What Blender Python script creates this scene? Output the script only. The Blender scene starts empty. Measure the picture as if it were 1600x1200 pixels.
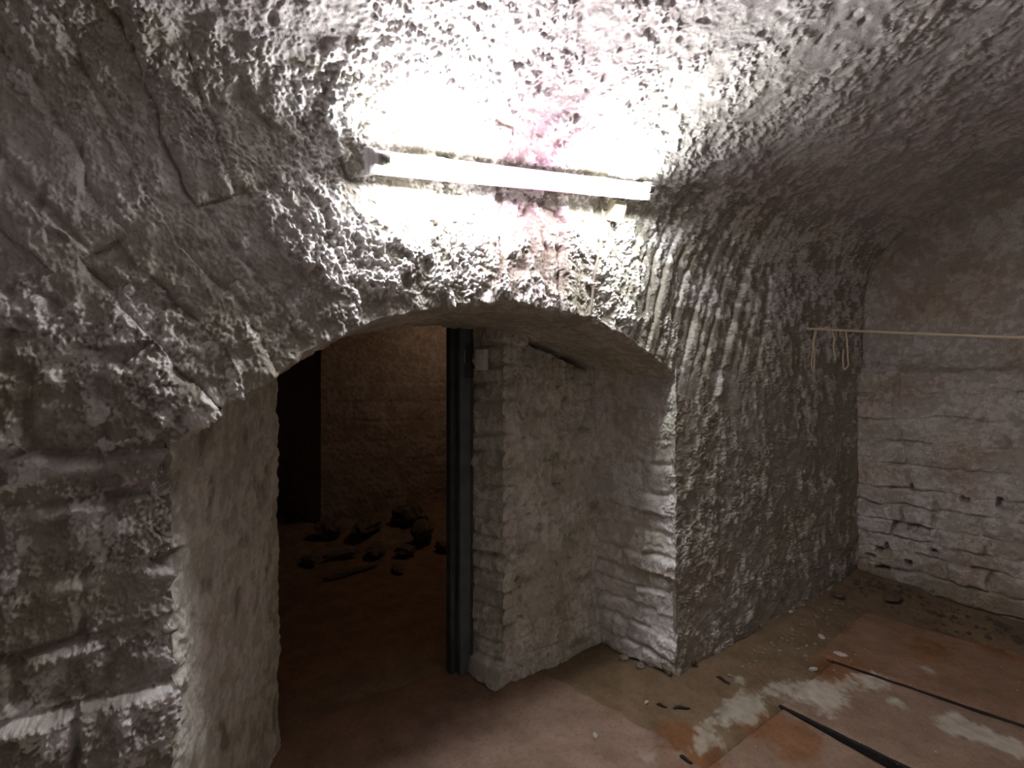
import bpy, math, random
import numpy as np
from mathutils import Vector, Matrix

random.seed(7)
rng = np.random.default_rng(11)
SC = bpy.context.scene
COL = SC.collection

# ------------------------------------------------------------------ camera, world, exposure
YAW = math.radians(33.6)
EYE = 1.5
F_PX = 707.0
cd = bpy.data.cameras.new('camera')
cd.sensor_width = 36.0
cd.lens = F_PX / 1600 * 36
cd.clip_start = 0.02
cam = bpy.data.objects.new('camera', cd)
cam.location = (0, -1.45, EYE)
cam.rotation_euler = (math.radians(90), 0, -YAW)
COL.objects.link(cam)
SC.camera = cam

wd = bpy.data.worlds.new('world')
SC.world = wd
wd.use_nodes = True
wd.node_tree.nodes['Background'].inputs[0].default_value = (0, 0, 0, 1)
wd.node_tree.nodes['Background'].inputs[1].default_value = 0

SC.view_settings.view_transform = 'Standard'
SC.view_settings.look = 'None'
SC.view_settings.gamma = 1
SC.view_settings.use_curve_mapping = False
SC.view_settings.exposure = 2.5
TUBE_STRENGTH = 42.0
PASSAGE_LAMP_W = 1.5
SC.cycles.max_bounces = 8
SC.cycles.diffuse_bounces = 6


def lamp(name, loc, watts, color, radius):
    l = bpy.data.lights.new(name, 'POINT')
    l.energy = watts
    l.color = color
    l.shadow_soft_size = radius
    o = bpy.data.objects.new(name, l)
    o.location = loc
    COL.objects.link(o)
    return o


# a weak bulb of the passage behind the doorway (out of view behind the wall)
lamp('passage_bulb', (2.5, 2.5, 2.42), PASSAGE_LAMP_W, (1.0, 0.80, 0.64), 0.05)


# ------------------------------------------------------------------ numeric helpers
_perm = rng.permutation(256).astype(np.int64)
_perm = np.concatenate([_perm, _perm, _perm])
_grad = rng.normal(size=(256, 3))
_grad /= np.linalg.norm(_grad, axis=1)[:, None]
_grad = _grad.astype(np.float32)


def perlin(P, scale=1.0, seed=0):
    """gradient noise, about -0.7 .. 0.7"""
    sc = np.asarray(scale, dtype=np.float32)
    p = (P.reshape(-1, 3) * sc + seed * 17.13).astype(np.float32)
    i = np.floor(p).astype(np.int64)
    f = p - i
    i &= 255
    w = f * f * f * (f * (f * 6 - 15) + 10)
    out = np.zeros(len(p), np.float32)
    for dx in (0, 1):
        wx = w[:, 0] if dx else 1 - w[:, 0]
        hx = _perm[i[:, 0] + dx]
        for dy in (0, 1):
            wy = w[:, 1] if dy else 1 - w[:, 1]
            hy = _perm[hx + i[:, 1] + dy]
            for dz in (0, 1):
                wz = w[:, 2] if dz else 1 - w[:, 2]
                g = _grad[_perm[hy + i[:, 2] + dz]]
                d = g[:, 0] * (f[:, 0] - dx) + g[:, 1] * (f[:, 1] - dy) + g[:, 2] * (f[:, 2] - dz)
                out += wx * wy * wz * d
    return out.reshape(P.shape[:-1])


def grains(P, scale, seed=0):
    """distance to the nearest of scattered points (cell units): rounded lime grains"""
    p = (P.reshape(-1, 3) * np.asarray(scale, np.float32) + seed * 7.7).astype(np.float32)
    b = np.floor(p - 0.5).astype(np.int64)
    best = np.full(len(p), 9.0, np.float32)
    for dx in (0, 1):
        for dy in (0, 1):
            for dz in (0, 1):
                c = b + np.array([dx, dy, dz])
                h = _perm[(_perm[(_perm[c[:, 0] & 255] + c[:, 1]) & 255] + c[:, 2]) & 255]
                q = c + 0.5 + 0.42 * _grad[h] - p
                best = np.minimum(best, (q * q).sum(1))
    return np.sqrt(best).reshape(P.shape[:-1])


def sstep(a, b, x):
    t = np.clip((x - a) / (b - a), 0, 1)
    return t * t * (3 - 2 * t)


def nrm(a):
    return a / np.maximum(np.linalg.norm(a, axis=-1, keepdims=True), 1e-9)


def ray_u(px):
    return (px - 800) / F_PX


def on_plane_y(px, py, y):
    """point of the plane y = const seen at a pixel of the 1600x1200 photograph"""
    u = ray_u(px)
    dy = y + 1.45
    s, c = math.sin(YAW), math.cos(YAW)
    x = dy * (c * u + s) / (c - s * u)
    z = x * s + dy * c
    return np.array([x, y, EYE + (600 - py) / F_PX * z])


def on_plane_x(px, py, x):
    u = ray_u(px)
    s, c = math.sin(YAW), math.cos(YAW)
    dy = (c * x - s * x * u) / (c * u + s)
    z = x * s + dy * c
    return np.array([x, dy - 1.45, EYE + (600 - py) / F_PX * z])


def on_floor(px, py, zf=0.0):
    z = (EYE - zf) * F_PX / (py - 600)
    xc = ray_u(px) * z
    s, c = math.sin(YAW), math.cos(YAW)
    return np.array([xc * c + z * s, -xc * s + z * c - 1.45, zf])


# ------------------------------------------------------------------ materials
def new_mat(name):
    m = bpy.data.materials.new(name)
    m.use_nodes = True
    nt = m.node_tree
    b = nt.nodes['Principled BSDF']
    return m, nt, b


def node(nt, kind, **kw):
    n = nt.nodes.new(kind)
    for k, v in kw.items():
        if k in n.inputs:
            n.inputs[k].default_value = v
        else:
            setattr(n, k, v)
    return n


def mixc(nt, fac, a, b, blend='MIX'):
    n = nt.nodes.new('ShaderNodeMix')
    n.data_type = 'RGBA'
    n.blend_type = blend
    for sock, v in ((n.inputs[0], fac), (n.inputs[6], a), (n.inputs[7], b)):
        if hasattr(v, 'links') or isinstance(v, bpy.types.NodeSocket):
            nt.links.new(v, sock)
        else:
            sock.default_value = v if not isinstance(v, tuple) or len(v) == 4 else (*v, 1)
    return n.outputs[2]


def ramp(nt, src, stops):
    r = nt.nodes.new('ShaderNodeValToRGB')
    e = r.color_ramp.elements
    while len(e) < len(stops):
        e.new(0.5)
    for k, (p, c) in enumerate(stops):
        e[k].position = p
        e[k].color = c if len(c) == 4 else (*c, 1)
    nt.links.new(src, r.inputs[0])
    return r.outputs[0]


def whitewash(name, white, bare, stain, bump=0.5, grime=1.0):
    """old whitewash: 'crust' (vertex attribute) tells lime from bare masonry, 'stain' damp from dry"""
    m, nt, b = new_mat(name)
    geo = nt.nodes.new('ShaderNodeNewGeometry')
    at = node(nt, 'ShaderNodeAttribute', attribute_name='crust')
    n1 = node(nt, 'ShaderNodeTexNoise', Scale=26.0, Detail=6.0, Roughness=0.65)
    n2 = node(nt, 'ShaderNodeTexNoise', Scale=2.1, Detail=4.0, Roughness=0.6)
    n3 = node(nt, 'ShaderNodeTexNoise', Scale=170.0, Detail=4.0, Roughness=0.7)
    for n in (n1, n2, n3):
        nt.links.new(geo.outputs['Position'], n.inputs['Vector'])
    c = mixc(nt, at.outputs['Fac'], bare, white)
    mott = ramp(nt, n1.outputs[0], [(0.30, (0.70, 0.68, 0.65)), (0.52, (1, 1, 1))])
    c = mixc(nt, 0.75 * grime, c, mott, 'MULTIPLY')
    st = ramp(nt, n2.outputs[0], [(0.46, (0, 0, 0)), (0.66, (1, 1, 1))])
    c2 = mixc(nt, 0.85, c, stain, 'MULTIPLY')
    c = mixc(nt, st, c, c2)
    nt.links.new(c, b.inputs['Base Color'])
    b.inputs['Roughness'].default_value = 0.92
    b.inputs['Specular IOR Level'].default_value = 0.2
    bp = node(nt, 'ShaderNodeBump', Strength=bump, Distance=0.006)
    nt.links.new(n3.outputs[0], bp.inputs['Height'])
    nt.links.new(bp.outputs[0], b.inputs['Normal'])
    return m


M_WALL = whitewash('whitewashed_masonry', (0.85, 0.84, 0.835), (0.37, 0.345, 0.30), (0.82, 0.82, 0.70))
M_VAULT = whitewash('whitewashed_vault', (0.84, 0.81, 0.81), (0.40, 0.37, 0.36), (0.86, 0.83, 0.80))
M_END = whitewash('whitewashed_end_wall', (0.78, 0.73, 0.70), (0.34, 0.30, 0.24), (0.82, 0.74, 0.62))
M_NICHE = whitewash('whitewashed_niche', (0.80, 0.785, 0.72), (0.33, 0.315, 0.255), (0.76, 0.76, 0.64))
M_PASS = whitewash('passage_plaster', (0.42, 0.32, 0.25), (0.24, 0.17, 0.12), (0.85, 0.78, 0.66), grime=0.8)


def plain(name, color, rough=0.6, metallic=0.0, var=0.25, scale=30.0, bump=0.1):
    m, nt, b = new_mat(name)
    tc = nt.nodes.new('ShaderNodeTexCoord')
    n = node(nt, 'ShaderNodeTexNoise', Scale=scale, Detail=5.0)
    nt.links.new(tc.outputs['Object'], n.inputs['Vector'])
    d = ramp(nt, n.outputs[0], [(0.3, (1 - var,) * 3), (0.65, (1, 1, 1))])
    c = mixc(nt, 1.0, (*color, 1), d, 'MULTIPLY')
    nt.links.new(c, b.inputs['Base Color'])
    b.inputs['Roughness'].default_value = rough
    b.inputs['Metallic'].default_value = metallic
    bp = node(nt, 'ShaderNodeBump', Strength=bump, Distance=0.003)
    nt.links.new(n.outputs[0], bp.inputs['Height'])
    nt.links.new(bp.outputs[0], b.inputs['Normal'])
    return m


def floor_material(name, earth, rust, salt):
    """floor: 'salt' attribute = white efflorescence, 'rust' attribute = reddish stain"""
    m, nt, b = new_mat(name)
    geo = nt.nodes.new('ShaderNodeNewGeometry')
    a1 = node(nt, 'ShaderNodeAttribute', attribute_name='salt')
    a2 = node(nt, 'ShaderNodeAttribute', attribute_name='rust')
    n1 = node(nt, 'ShaderNodeTexNoise', Scale=7.0, Detail=7.0, Roughness=0.65)
    n2 = node(nt, 'ShaderNodeTexNoise', Scale=60.0, Detail=4.0, Roughness=0.7)
    for n in (n1, n2):
        nt.links.new(geo.outputs['Position'], n.inputs['Vector'])
    d = ramp(nt, n1.outputs[0], [(0.3, (0.6, 0.56, 0.5)), (0.65, (1.05, 1.0, 1.0))])
    c = mixc(nt, a2.outputs['Fac'], earth, rust)
    c = mixc(nt, 0.9, c, d, 'MULTIPLY')
    sp = ramp(nt, n2.outputs[0], [(0.28, (0.55, 0.5, 0.45)), (0.5, (1, 1, 1))])
    c = mixc(nt, 0.6, c, sp, 'MULTIPLY')
    c = mixc(nt, a1.outputs['Fac'], c, salt)
    nt.links.new(c, b.inputs['Base Color'])
    b.inputs['Roughness'].default_value = 0.85
    b.inputs['Specular IOR Level'].default_value = 0.25
    bp = node(nt, 'ShaderNodeBump', Strength=0.45, Distance=0.005)
    nt.links.new(n2.outputs[0], bp.inputs['Height'])
    nt.links.new(bp.outputs[0], b.inputs['Normal'])
    return m


M_FLOOR = floor_material('trodden_earth_floor', (0.235, 0.175, 0.11), (0.25, 0.13, 0.06), (0.60, 0.58, 0.50))
M_SLAB = floor_material('worn_floor_slab', (0.34, 0.245, 0.185), (0.30, 0.16, 0.085), (0.64, 0.61, 0.53))
M_SCREED = floor_material('pale_screed', (0.345, 0.255, 0.20), (0.24, 0.13, 0.07), (0.6, 0.56, 0.5))
M_CHIP = plain('lime_chip', (0.62, 0.60, 0.56), 0.95, var=0.3, scale=60)
M_DARKROCK = plain('dirty_rubble', (0.15, 0.105, 0.072), 0.95, var=0.5, scale=20)
M_GREYROCK = plain('grey_rubble', (0.36, 0.33, 0.29), 0.95, var=0.5, scale=25)
M_TWIG = plain('rotten_wood', (0.045, 0.035, 0.028), 0.9, var=0.4)
M_JOINT = plain('tar_joint', (0.02, 0.018, 0.016), 0.9, var=0.3)
M_POST = plain('dark_green_paint', (0.105, 0.128, 0.138), 0.55, var=0.35, scale=12)
M_POSTD = plain('dark_green_paint_worn', (0.055, 0.066, 0.070), 0.7, var=0.35, scale=12)
M_METAL = plain('dull_steel', (0.35, 0.34, 0.32), 0.5, 0.8)
M_PLASTIC = plain('yellowed_plastic', (0.34, 0.30, 0.235), 0.45, var=0.12)
M_GREYPL = plain('grey_plastic', (0.74, 0.73, 0.74), 0.5, var=0.12)
M_ENAMEL = plain('white_enamel', (0.78, 0.77, 0.76), 0.35, var=0.08)
M_CABLE = plain('white_cable_sheath', (0.27, 0.235, 0.18), 0.55, var=0.2)
M_COPPER = plain('orange_wire', (0.62, 0.34, 0.18), 0.5, var=0.2)
M_ROPE = plain('pale_hemp', (0.74, 0.60, 0.44), 0.9, var=0.3, scale=200)
M_RUSTY = plain('rusty_iron', (0.06, 0.042, 0.035), 0.8, var=0.4)


def tube_material():
    """ageing fluorescent tube: bright white towards both ends, weak and pinkish in the middle"""
    m, nt, b = new_mat('fluorescent_glass')
    tc = nt.nodes.new('ShaderNodeTexCoord')
    sx = nt.nodes.new('ShaderNodeSeparateXYZ')
    nt.links.new(tc.outputs['Generated'], sx.inputs[0])
    col = ramp(nt, sx.outputs[0], [(0.33, (1, 0.985, 1.0)), (0.43, (1.0, 0.42, 0.76)), (0.68, (1.0, 0.42, 0.76)),
                                   (0.74, (0.98, 1.0, 0.95))])
    st = ramp(nt, sx.outputs[0], [(0.0, (0.9,) * 3), (0.18, (1.0,) * 3), (0.33, (0.7,) * 3), (0.43, (0.085,) * 3), (0.69, (0.085,) * 3),
                                  (0.78, (0.9,) * 3), (1.0, (1.25,) * 3)])
    mul = node(nt, 'ShaderNodeMath', operation='MULTIPLY')
    nt.links.new(st, mul.inputs[0])
    mul.inputs[1].default_value = TUBE_STRENGTH
    b.inputs['Base Color'].default_value = (0.8, 0.8, 0.8, 1)
    nt.links.new(col, b.inputs['Emission Color'])
    nt.links.new(mul.outputs[0], b.inputs['Emission Strength'])
    return m


M_TUBE = tube_material()


# ------------------------------------------------------------------ object helpers
def tag(o, label=None, cat=None, group=None, kind=None):
    if label:
        o['label'] = label
    if cat:
        o['category'] = cat
    if group:
        o['group'] = group
    if kind:
        o['kind'] = kind
    return o


def link(name, me, mat, parent=None, matrix=None):
    o = bpy.data.objects.new(name, me)
    if mat is not None and not me.materials:
        me.materials.append(mat)
    COL.objects.link(o)
    if parent is not None:
        o.parent = parent
    if matrix is not None:
        o.matrix_local = matrix
    return o


def np_mesh(name, verts, faces, attrs=None, smooth=True):
    """faces: (n,4) or (n,3) int array"""
    vn = None
    if attrs and '_n' in attrs:
        attrs = dict(attrs)
        vn = attrs.pop('_n')
    me = bpy.data.meshes.new(name)
    k = faces.shape[1]
    me.vertices.add(len(verts))
    me.vertices.foreach_set('co', np.ascontiguousarray(verts, np.float32).ravel())
    me.loops.add(len(faces) * k)
    me.loops.foreach_set('vertex_index', np.ascontiguousarray(faces, np.int32).ravel())
    me.polygons.add(len(faces))
    me.polygons.foreach_set('loop_start', np.arange(0, len(faces) * k, k, dtype=np.int32))
    me.polygons.foreach_set('use_smooth', np.full(len(faces), smooth, dtype=bool))
    for an, av in (attrs or {}).items():
        a = me.attributes.new(an, 'FLOAT', 'POINT')
        a.data.foreach_set('value', np.ascontiguousarray(av, np.float32).ravel())
    me.update(calc_edges=True)
    if vn is not None:                   # shared normals: no seams between neighbouring stones
        me.normals_split_custom_set_from_vertices(vn.tolist())
    return me


def boundary_edges(F):
    e = np.concatenate([F[:, [0, 1]], F[:, [1, 2]], F[:, [2, 3]], F[:, [3, 0]]])
    key = np.sort(e, axis=1)
    key = key[:, 0].astype(np.int64) * (1 << 32) + key[:, 1]
    _, inv, cnt = np.unique(key, return_inverse=True, return_counts=True)
    return e[cnt[inv] == 1]


def submesh(name, V, N, F, attrs, skirt):
    used = np.unique(F)
    rm = np.full(len(V), -1, np.int64)
    rm[used] = np.arange(len(used))
    f = rm[F]
    v = V[used]
    at = {k: a[used] for k, a in attrs.items()}
    if skirt > 0:
        be = boundary_edges(f)
        bu = np.unique(be)
        m1 = np.full(len(v), -1, np.int64)
        m1[bu] = np.arange(len(bu)) + len(v)          # the skirt has vertices of its own: a hard edge
        m2 = m1 + len(bu)
        vs = v[bu] - N[used][bu] * skirt
        f = np.concatenate([f, np.stack([m1[be[:, 1]], m1[be[:, 0]], m2[be[:, 0]], m2[be[:, 1]]], 1)])
        v = np.concatenate([v, v[bu], vs])
        at = {k: np.concatenate([a, a[bu], a[bu]] if k != '_n' else [a, 0 * a[bu], 0 * a[bu]]) for k, a in at.items()}
    return np_mesh(name, v, f, at)


def patch(name, P, N, disp, mat, crust, cells=None, piece=None, hole=None, label=None, cat='wall', flip=False, skirt=0.03, split=None,
          extra=None):
    """a masonry surface: grid P (nu,nv,3) pushed along N by disp. Cells >= 0 become single stones (child objects), the
    rest (joints, plain render) is the wall itself. split = [(name, face mask, label, mat)] cuts further structure objects off."""
    nu, nv = disp.shape
    V = (P + N * disp[..., None]).reshape(-1, 3)
    Nf = N.reshape(-1, 3)
    idx = np.arange(nu * nv).reshape(nu, nv)
    F = np.stack([idx[:-1, :-1], idx[1:, :-1], idx[1:, 1:], idx[:-1, 1:]], -1).reshape(-1, 4)
    attrs = {'crust': crust.ravel()}
    G = V.reshape(nu, nv, 3)
    GN = np.cross(np.gradient(G, axis=0), np.gradient(G, axis=1))
    sg = (GN * N).sum(-1, keepdims=True)
    if np.median(sg) < 0:
        F = F[:, ::-1]
    GN *= np.sign(sg)
    attrs['_n'] = nrm(GN).reshape(-1, 3)
    if extra:
        attrs.update({k: a.ravel() for k, a in extra.items()})
    keep = np.ones(len(F), bool)
    if hole is not None:
        keep &= ~hole.ravel()[F].all(1)
    fc = np.full(len(F), -1)
    if cells is not None:
        c = cells.ravel()[F]
        same = (c == c[:, :1]).all(1)
        fc = np.where(same, c[:, 0], -1)
    roots = {}
    zone = np.zeros(len(F), int)
    if split:
        for k, (_, fm) in enumerate(split):
            zone[fm.ravel()[F].all(1)] = k + 1
    out = None
    names = [(name, label, mat, cat)] + ([s for s, _ in split] if split else [])
    for k, (nm, lb, mt, ct) in enumerate(names):
        sel = keep & (zone == k) & (fc < 0)
        o = link(nm, submesh(nm, V, Nf, F[sel], attrs, 0.0 if piece is None else skirt), mt)
        tag(o, lb, ct, kind='structure')
        if out is None:
            out = o
        if piece is None:
            continue
        for cid in np.unique(fc[keep & (zone == k)]):
            if cid < 0:
                continue
            s = keep & (zone == k) & (fc == cid)
            if s.sum() < 12:
                # too small to be a stone of its own
                link('stone_fragment', submesh('stone_fragment', V, Nf, F[s], attrs, skirt), mt, o)
                continue
            pn = piece(cid) if callable(piece) else piece
            link(pn, submesh(pn, V, Nf, F[s], attrs, skirt), mt, o)
    return out


def crusty(P, amp=1.0, stretch=(1, 1, 1), seed=0):
    """rough lime crust: returns displacement (m) and a 0..1 lime/bare attribute"""
    S = np.asarray(stretch, np.float32)
    big = perlin(P, 3.1, seed) * 0.030 + perlin(P, 7.3, seed + 1) * 0.014
    q = perlin(P, 15 * S, seed + 2)
    wv = np.stack([perlin(P, 40, seed + 11), perlin(P, 40, seed + 12), perlin(P, 40, seed + 13)], -1) * 0.010
    lump = perlin(P, 31 * S, seed + 3)
    g1 = np.clip(1 - grains(P + wv, 68 * S, seed) / 0.62, 0, 1)
    g2 = np.clip(1 - grains(P + wv * 0.6, 140 * S, seed + 1) / 0.62, 0, 1)
    mid = perlin(P, 84 * S, seed + 8)
    fine = perlin(P, 150 * S, seed + 5)
    where = sstep(-0.22, 0.20, perlin(P, 5.2, seed + 6) + 0.45 * q + 0.3 * lump)
    flake = sstep(0.0, 0.10, lump + 0.5 * mid + 0.3 * fine)            # crisp-edged flakes of lime
    pit = sstep(0.30, 0.44, perlin(P, 21 * S, seed + 7))
    d = big + (0.15 + 0.85 * where) * (0.0105 * g1 + 0.0075 * g2 + 0.0065 * flake) + 0.008 * lump + 0.004 * mid + 0.004 * fine + 0.009 * q - 0.015 * pit
    cr = sstep(-0.10, 0.42, 0.35 * g1 + 0.25 * g2 + 0.5 * q + 0.45 * where + 0.35 * flake - 0.42 + 0.5 * fine) * (1 - 0.6 * pit)
    return d * amp, cr


# ------------------------------------------------------------------ opening outline (shared by wall, soffit and reveals)
_arch_px = [(268, 690), (300, 664), (335, 640), (390, 607), (432, 583), (452, 569), (500, 536), (560, 509), (640, 486), (740, 468),
            (820, 470), (900, 488), (960, 515), (1005, 543), (1040, 572), (1056, 590)]


def bulge(x, z):
    """the masonry over the arch hangs forward of the pier"""
    b = np.interp(x, [-0.6, -0.08, 0.3, 0.95, 1.4, 1.75, 1.95], [0.04, 0.055, 0.085, 0.10, 0.085, 0.03, 0.0])
    return b * sstep(1.15, 1.45, np.asarray(z)) * (1 - sstep(1.95, 2.3, np.asarray(z)))


_ap = []
for _a, _b in _arch_px:
    _y = 0.0
    for _ in range(5):
        _q = on_plane_y(_a, _b, _y)
        _y = -float(bulge(_q[0], max(_q[2], 1.4)))
    _ap.append(_q)
_ap = np.array(_ap)
XL, XR = float(_ap[0, 0]), float(_ap[-1, 0])


def line3(t, n=0):
    return np.stack([t, np.full_like(t, n * 3.7), np.full_like(t, n * 1.9)], -1)


def arch_h(x):
    x = np.asarray(x, float)
    return np.interp(x, _ap[:, 0], _ap[:, 2]) + 0.010 * perlin(line3(x, 1), 14) + 0.006 * perlin(line3(x, 2), 37)


def jag(z, n):
    z = np.asarray(z, float)
    return 0.012 * perlin(line3(z, n), 9) + 0.007 * perlin(line3(z, n + 1), 31)


PIER_COURSES = np.array([0.0, 0.14, 0.29, 0.44, 0.585, 0.745, 0.90, 1.055, 1.235, 1.35, 1.54, 1.70])


def xl_of(z):
    e = np.min(np.abs(np.asarray(z)[..., None] - PIER_COURSES), -1)
    return XL + jag(z, 3) - 0.012 * np.exp(-(e / 0.014) ** 2)


def xr_of(z):
    return XR + jag(z, 6)


# ------------------------------------------------------------------ coursed masonry cells
def courses(u, v, bounds, cuts, P, wav=0.012, seed=0):
    """cell ids and distance to nearest joint; cuts[k] = sorted joint positions in u for course k"""
    w1 = perlin(P, 4.3, 40 + seed) * wav * 1.6 + perlin(P, 13, 41 + seed) * wav
    vv = v + w1
    k = np.clip(np.searchsorted(bounds, vv) - 1, 0, len(bounds) - 2)
    e = np.minimum(vv - bounds[k], bounds[k + 1] - vv)
    ids = np.zeros(u.shape, int)
    uu = u + perlin(P, 6.1, 42 + seed) * wav * 1.3 + perlin(P, 17, 43 + seed) * wav * 0.8
    for c in range(len(bounds) - 1):
        m = k == c
        if not m.any():
            continue
        cc = np.asarray(cuts[c])
        j = np.searchsorted(cc, uu[m])
        ids[m] = c * 100 + j
        if len(cc):
            e[m] = np.minimum(e[m], np.min(np.abs(uu[m][:, None] - cc[None]), 1))
    return ids, np.maximum(e, 0), bounds[k + 1] - vv


def stone_profile(ids, e, depth, width, P, N0, U, V, seed=0, offs=0.012, tilt=0.06):
    r = np.random.default_rng(300 + seed)
    n = int(ids.max()) + 1
    o = r.normal(0, offs, n)
    tu, tv = r.normal(0, tilt, n), r.normal(0, tilt, n)
    keepdepth = 0.35 + 0.65 * sstep(-0.28, 0.2, perlin(P, 6.7, 50 + seed))
    h = o[ids]
    for idn in np.unique(ids):
        m = ids == idn
        h[m] += tu[idn] * (U[m] - U[m].mean()) + tv[idn] * (V[m] - V[m].mean())
    g = np.exp(-(e / width) ** 2)
    return h * (1 - g) - depth * keepdepth * g


# ------------------------------------------------------------------ front wall and vault (one sweep along x)
prof = np.array([(0, 0), (0, 0.6), (0, 1.2), (0, 1.5), (0, 1.8), (-0.008, 2.05), (-0.04, 2.20), (-0.10, 2.315), (-0.21, 2.415),
                 (-0.40, 2.515), (-0.70, 2.60), (-1.05, 2.68), (-1.6, 2.74), (-2.15, 2.70), (-2.6, 2.60), (-2.95, 2.43), (-3.13, 2.15),
                 (-3.19, 1.8), (-3.2, 1.2), (-3.2, 0.0)])


def catmull(pts, n=24):
    out = []
    P_ = np.vstack([2 * pts[0] - pts[1], pts, 2 * pts[-1] - pts[-2]])
    for i in range(len(pts) - 1):
        a, b, c, d = P_[i:i + 4]
        t = np.linspace(0, 1, n, endpoint=False)[:, None]
        out.append(0.5 * (2 * b + (c - a) * t + (2 * a - 5 * b + 4 * c - d) * t ** 2 + (3 * b - a - 3 * c + d) * t ** 3))
    out.append(pts[-1:])
    return np.vstack(out)


pf = catmull(prof)
pl = np.concatenate([[0], np.cumsum(np.linalg.norm(np.diff(pf, axis=0), axis=1))])


def at_s(s):
    y, z = np.interp(s, pl, pf[:, 0]), np.interp(s, pl, pf[:, 1])
    h = 0.03
    ty = np.interp(s + h, pl, pf[:, 0]) - np.interp(s - h, pl, pf[:, 0])
    tz = np.interp(s + h, pl, pf[:, 1]) - np.interp(s - h, pl, pf[:, 1])
    l = np.hypot(ty, tz)
    return y, z, -tz / l, ty / l     # position and inward normal (ny, nz)


def rise(x, z):
    return 0.055 * (x - 1.0) * sstep(1.7, 2.5, z)


x_fine = np.array([on_plane_y(p, 600, 0.0)[0] for p in np.arange(-70, 1396, 2.0)])
x_fine = x_fine[x_fine < 4.36]
xs = np.concatenate([np.linspace(-1.6, -1.05, 14, endpoint=False), np.arange(-1.05, x_fine[0] - 0.004, 0.0065), x_fine, [4.40]])
SV = 3.62
ss = np.concatenate([np.arange(0, 2.25, 0.0033), np.arange(2.25, 3.0, 0.0038), np.arange(3.0, SV, 0.0060),
                     np.arange(SV, pl[-1], 0.06), [pl[-1]]])
X, S_ = np.meshgrid(xs, ss, indexing='ij')
Y, Z, NY, NZ = at_s(S_)
Z = Z + rise(X, Z)
Y = Y - np.where(S_ < 3.2, bulge(X, Z), 0)
# cut the opening: snap what borders it onto the outline
AH = arch_h(xs)[:, None] * np.ones_like(Z)
XLz, XRz = xl_of(ss)[None] * np.ones_like(Z), xr_of(ss)[None] * np.ones_like(Z)
inside = (X > XLz) & (X < XRz) & (Z < AH) & (S_ < 2.2)
P = np.stack([X, Y, Z], -1)
N = np.stack([np.zeros_like(X), NY, NZ], -1)
nb = np.zeros_like(inside)
for sx in (-1, 0, 1):
    for sy in (-1, 0, 1):
        nb |= ~np.roll(np.roll(inside, sx, 0), sy, 1)
edge = inside & nb
dl, dr, du = X - XLz, XRz - X, AH - Z
mn = np.minimum(np.minimum(dl, dr), du)
mv = edge & (mn == dl)
P[mv, 0] = XLz[mv]
mv = edge & (mn == dr)
P[mv, 0] = XRz[mv]
mv = edge & (mn == du)
P[mv, 2] = AH[mv]
hole = inside.copy()
ed_l, ed_r, ed_u = edge & (mn == dl), edge & (mn == dr) & (mn != dl), edge & (mn == du)
# distance from the opening's edge, to round it over
out_l = np.where(X <= XLz, XLz - X, 9)
out_r = np.where(X >= XRz, X - XRz, 9)
below = Z < 1.6
dd = np.full_like(X, 9.0)
dd = np.where((X <= XLz) & (Z < arch_h([XL])[0]), out_l, dd)
dd = np.where((X >= XRz) & (Z < arch_h([XR])[0]), out_r, dd)
inx = (X > XL) & (X < XR)
dd = np.where(inx & ~inside, np.clip(Z - AH, 0, 9), dd)
dd[edge] = 0
w = np.exp(-dd / 0.022)
w[dd > 0.2] = 0
slope = np.gradient(arch_h(xs), xs)[:, None]
NO = np.stack([-slope * np.ones_like(Z) * -1, np.zeros_like(Z), -np.ones_like(Z)], -1)
NO = nrm(NO)
NO[(X <= XLz)] = (1, 0, 0)
NO[(X >= XRz)] = (-1, 0, 0)
N2 = nrm(N + w[..., None] * NO)
d_c, crust = crusty(P, 1.0, (1.0, 1.0, 0.72))
# ---- cells: left pier courses, voussoirs in two rings round the arch, render elsewhere
ACX, ACZ, AR = 0.95, 0.25, 1.56
xa, za = X - ACX, Z - ACZ
rad = np.hypot(xa, za)
ang = np.arctan2(za, xa)
wob = (perlin(P, 3.7, 60) * 0.05 + perlin(P, 11, 61) * 0.024 + perlin(P, 27, 69) * 0.008) * (1 - 0.6 * sstep(1.4, 1.8, X))
r_rel = rad - AR + perlin(P, 5, 62) * 0.05
cells = np.full(X.shape, -1)
rel = np.zeros_like(X)
r_lo, r_mid, r_hi = -9, 0.40, 1.05
ring = np.where(r_rel < r_mid, 0, 1)
step = np.where(ring == 0, 0.098 / 1.75, 0.104 / 2.2)
av = (ang + wob / 1.7) / step
# right of the arch the render follows steep ribs
ribs = (xa > 0.40 * za) & (X > 1.3)
av = np.where(ribs, (X - 0.38 * (Z - 1.6) + wob * 0.5) / 0.088 + 400, av)
ai = np.floor(av).astype(int)
ae = np.minimum(av - ai, 1 - (av - ai)) * np.where(ribs, 0.083, step * rad)
re_ = np.where(ribs, 1.0, np.abs(r_rel - r_mid))
ring = np.where(ribs, 0, ring)
ve = np.minimum(ae, re_)
inring = ((r_rel < r_hi) | ribs) & (ang > math.radians(36)) & (ang < math.radians(146)) & (S_ < 2.43) & (X < 2.85) & ((Z > 1.60 + perlin(P, 5, 65) * 0.12) | (X > XL - 0.02 + 0.16 * perlin(P, 6, 76))) & \
         (~ribs | (Z > 1.50 + 0.35 * perlin(P, 3.3, 64) + 0.12 * sstep(2.0, 2.8, X))) & (X > -1.2)
side = sstep(0.55, 1.0, np.abs(xa + 0.02))
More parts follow.
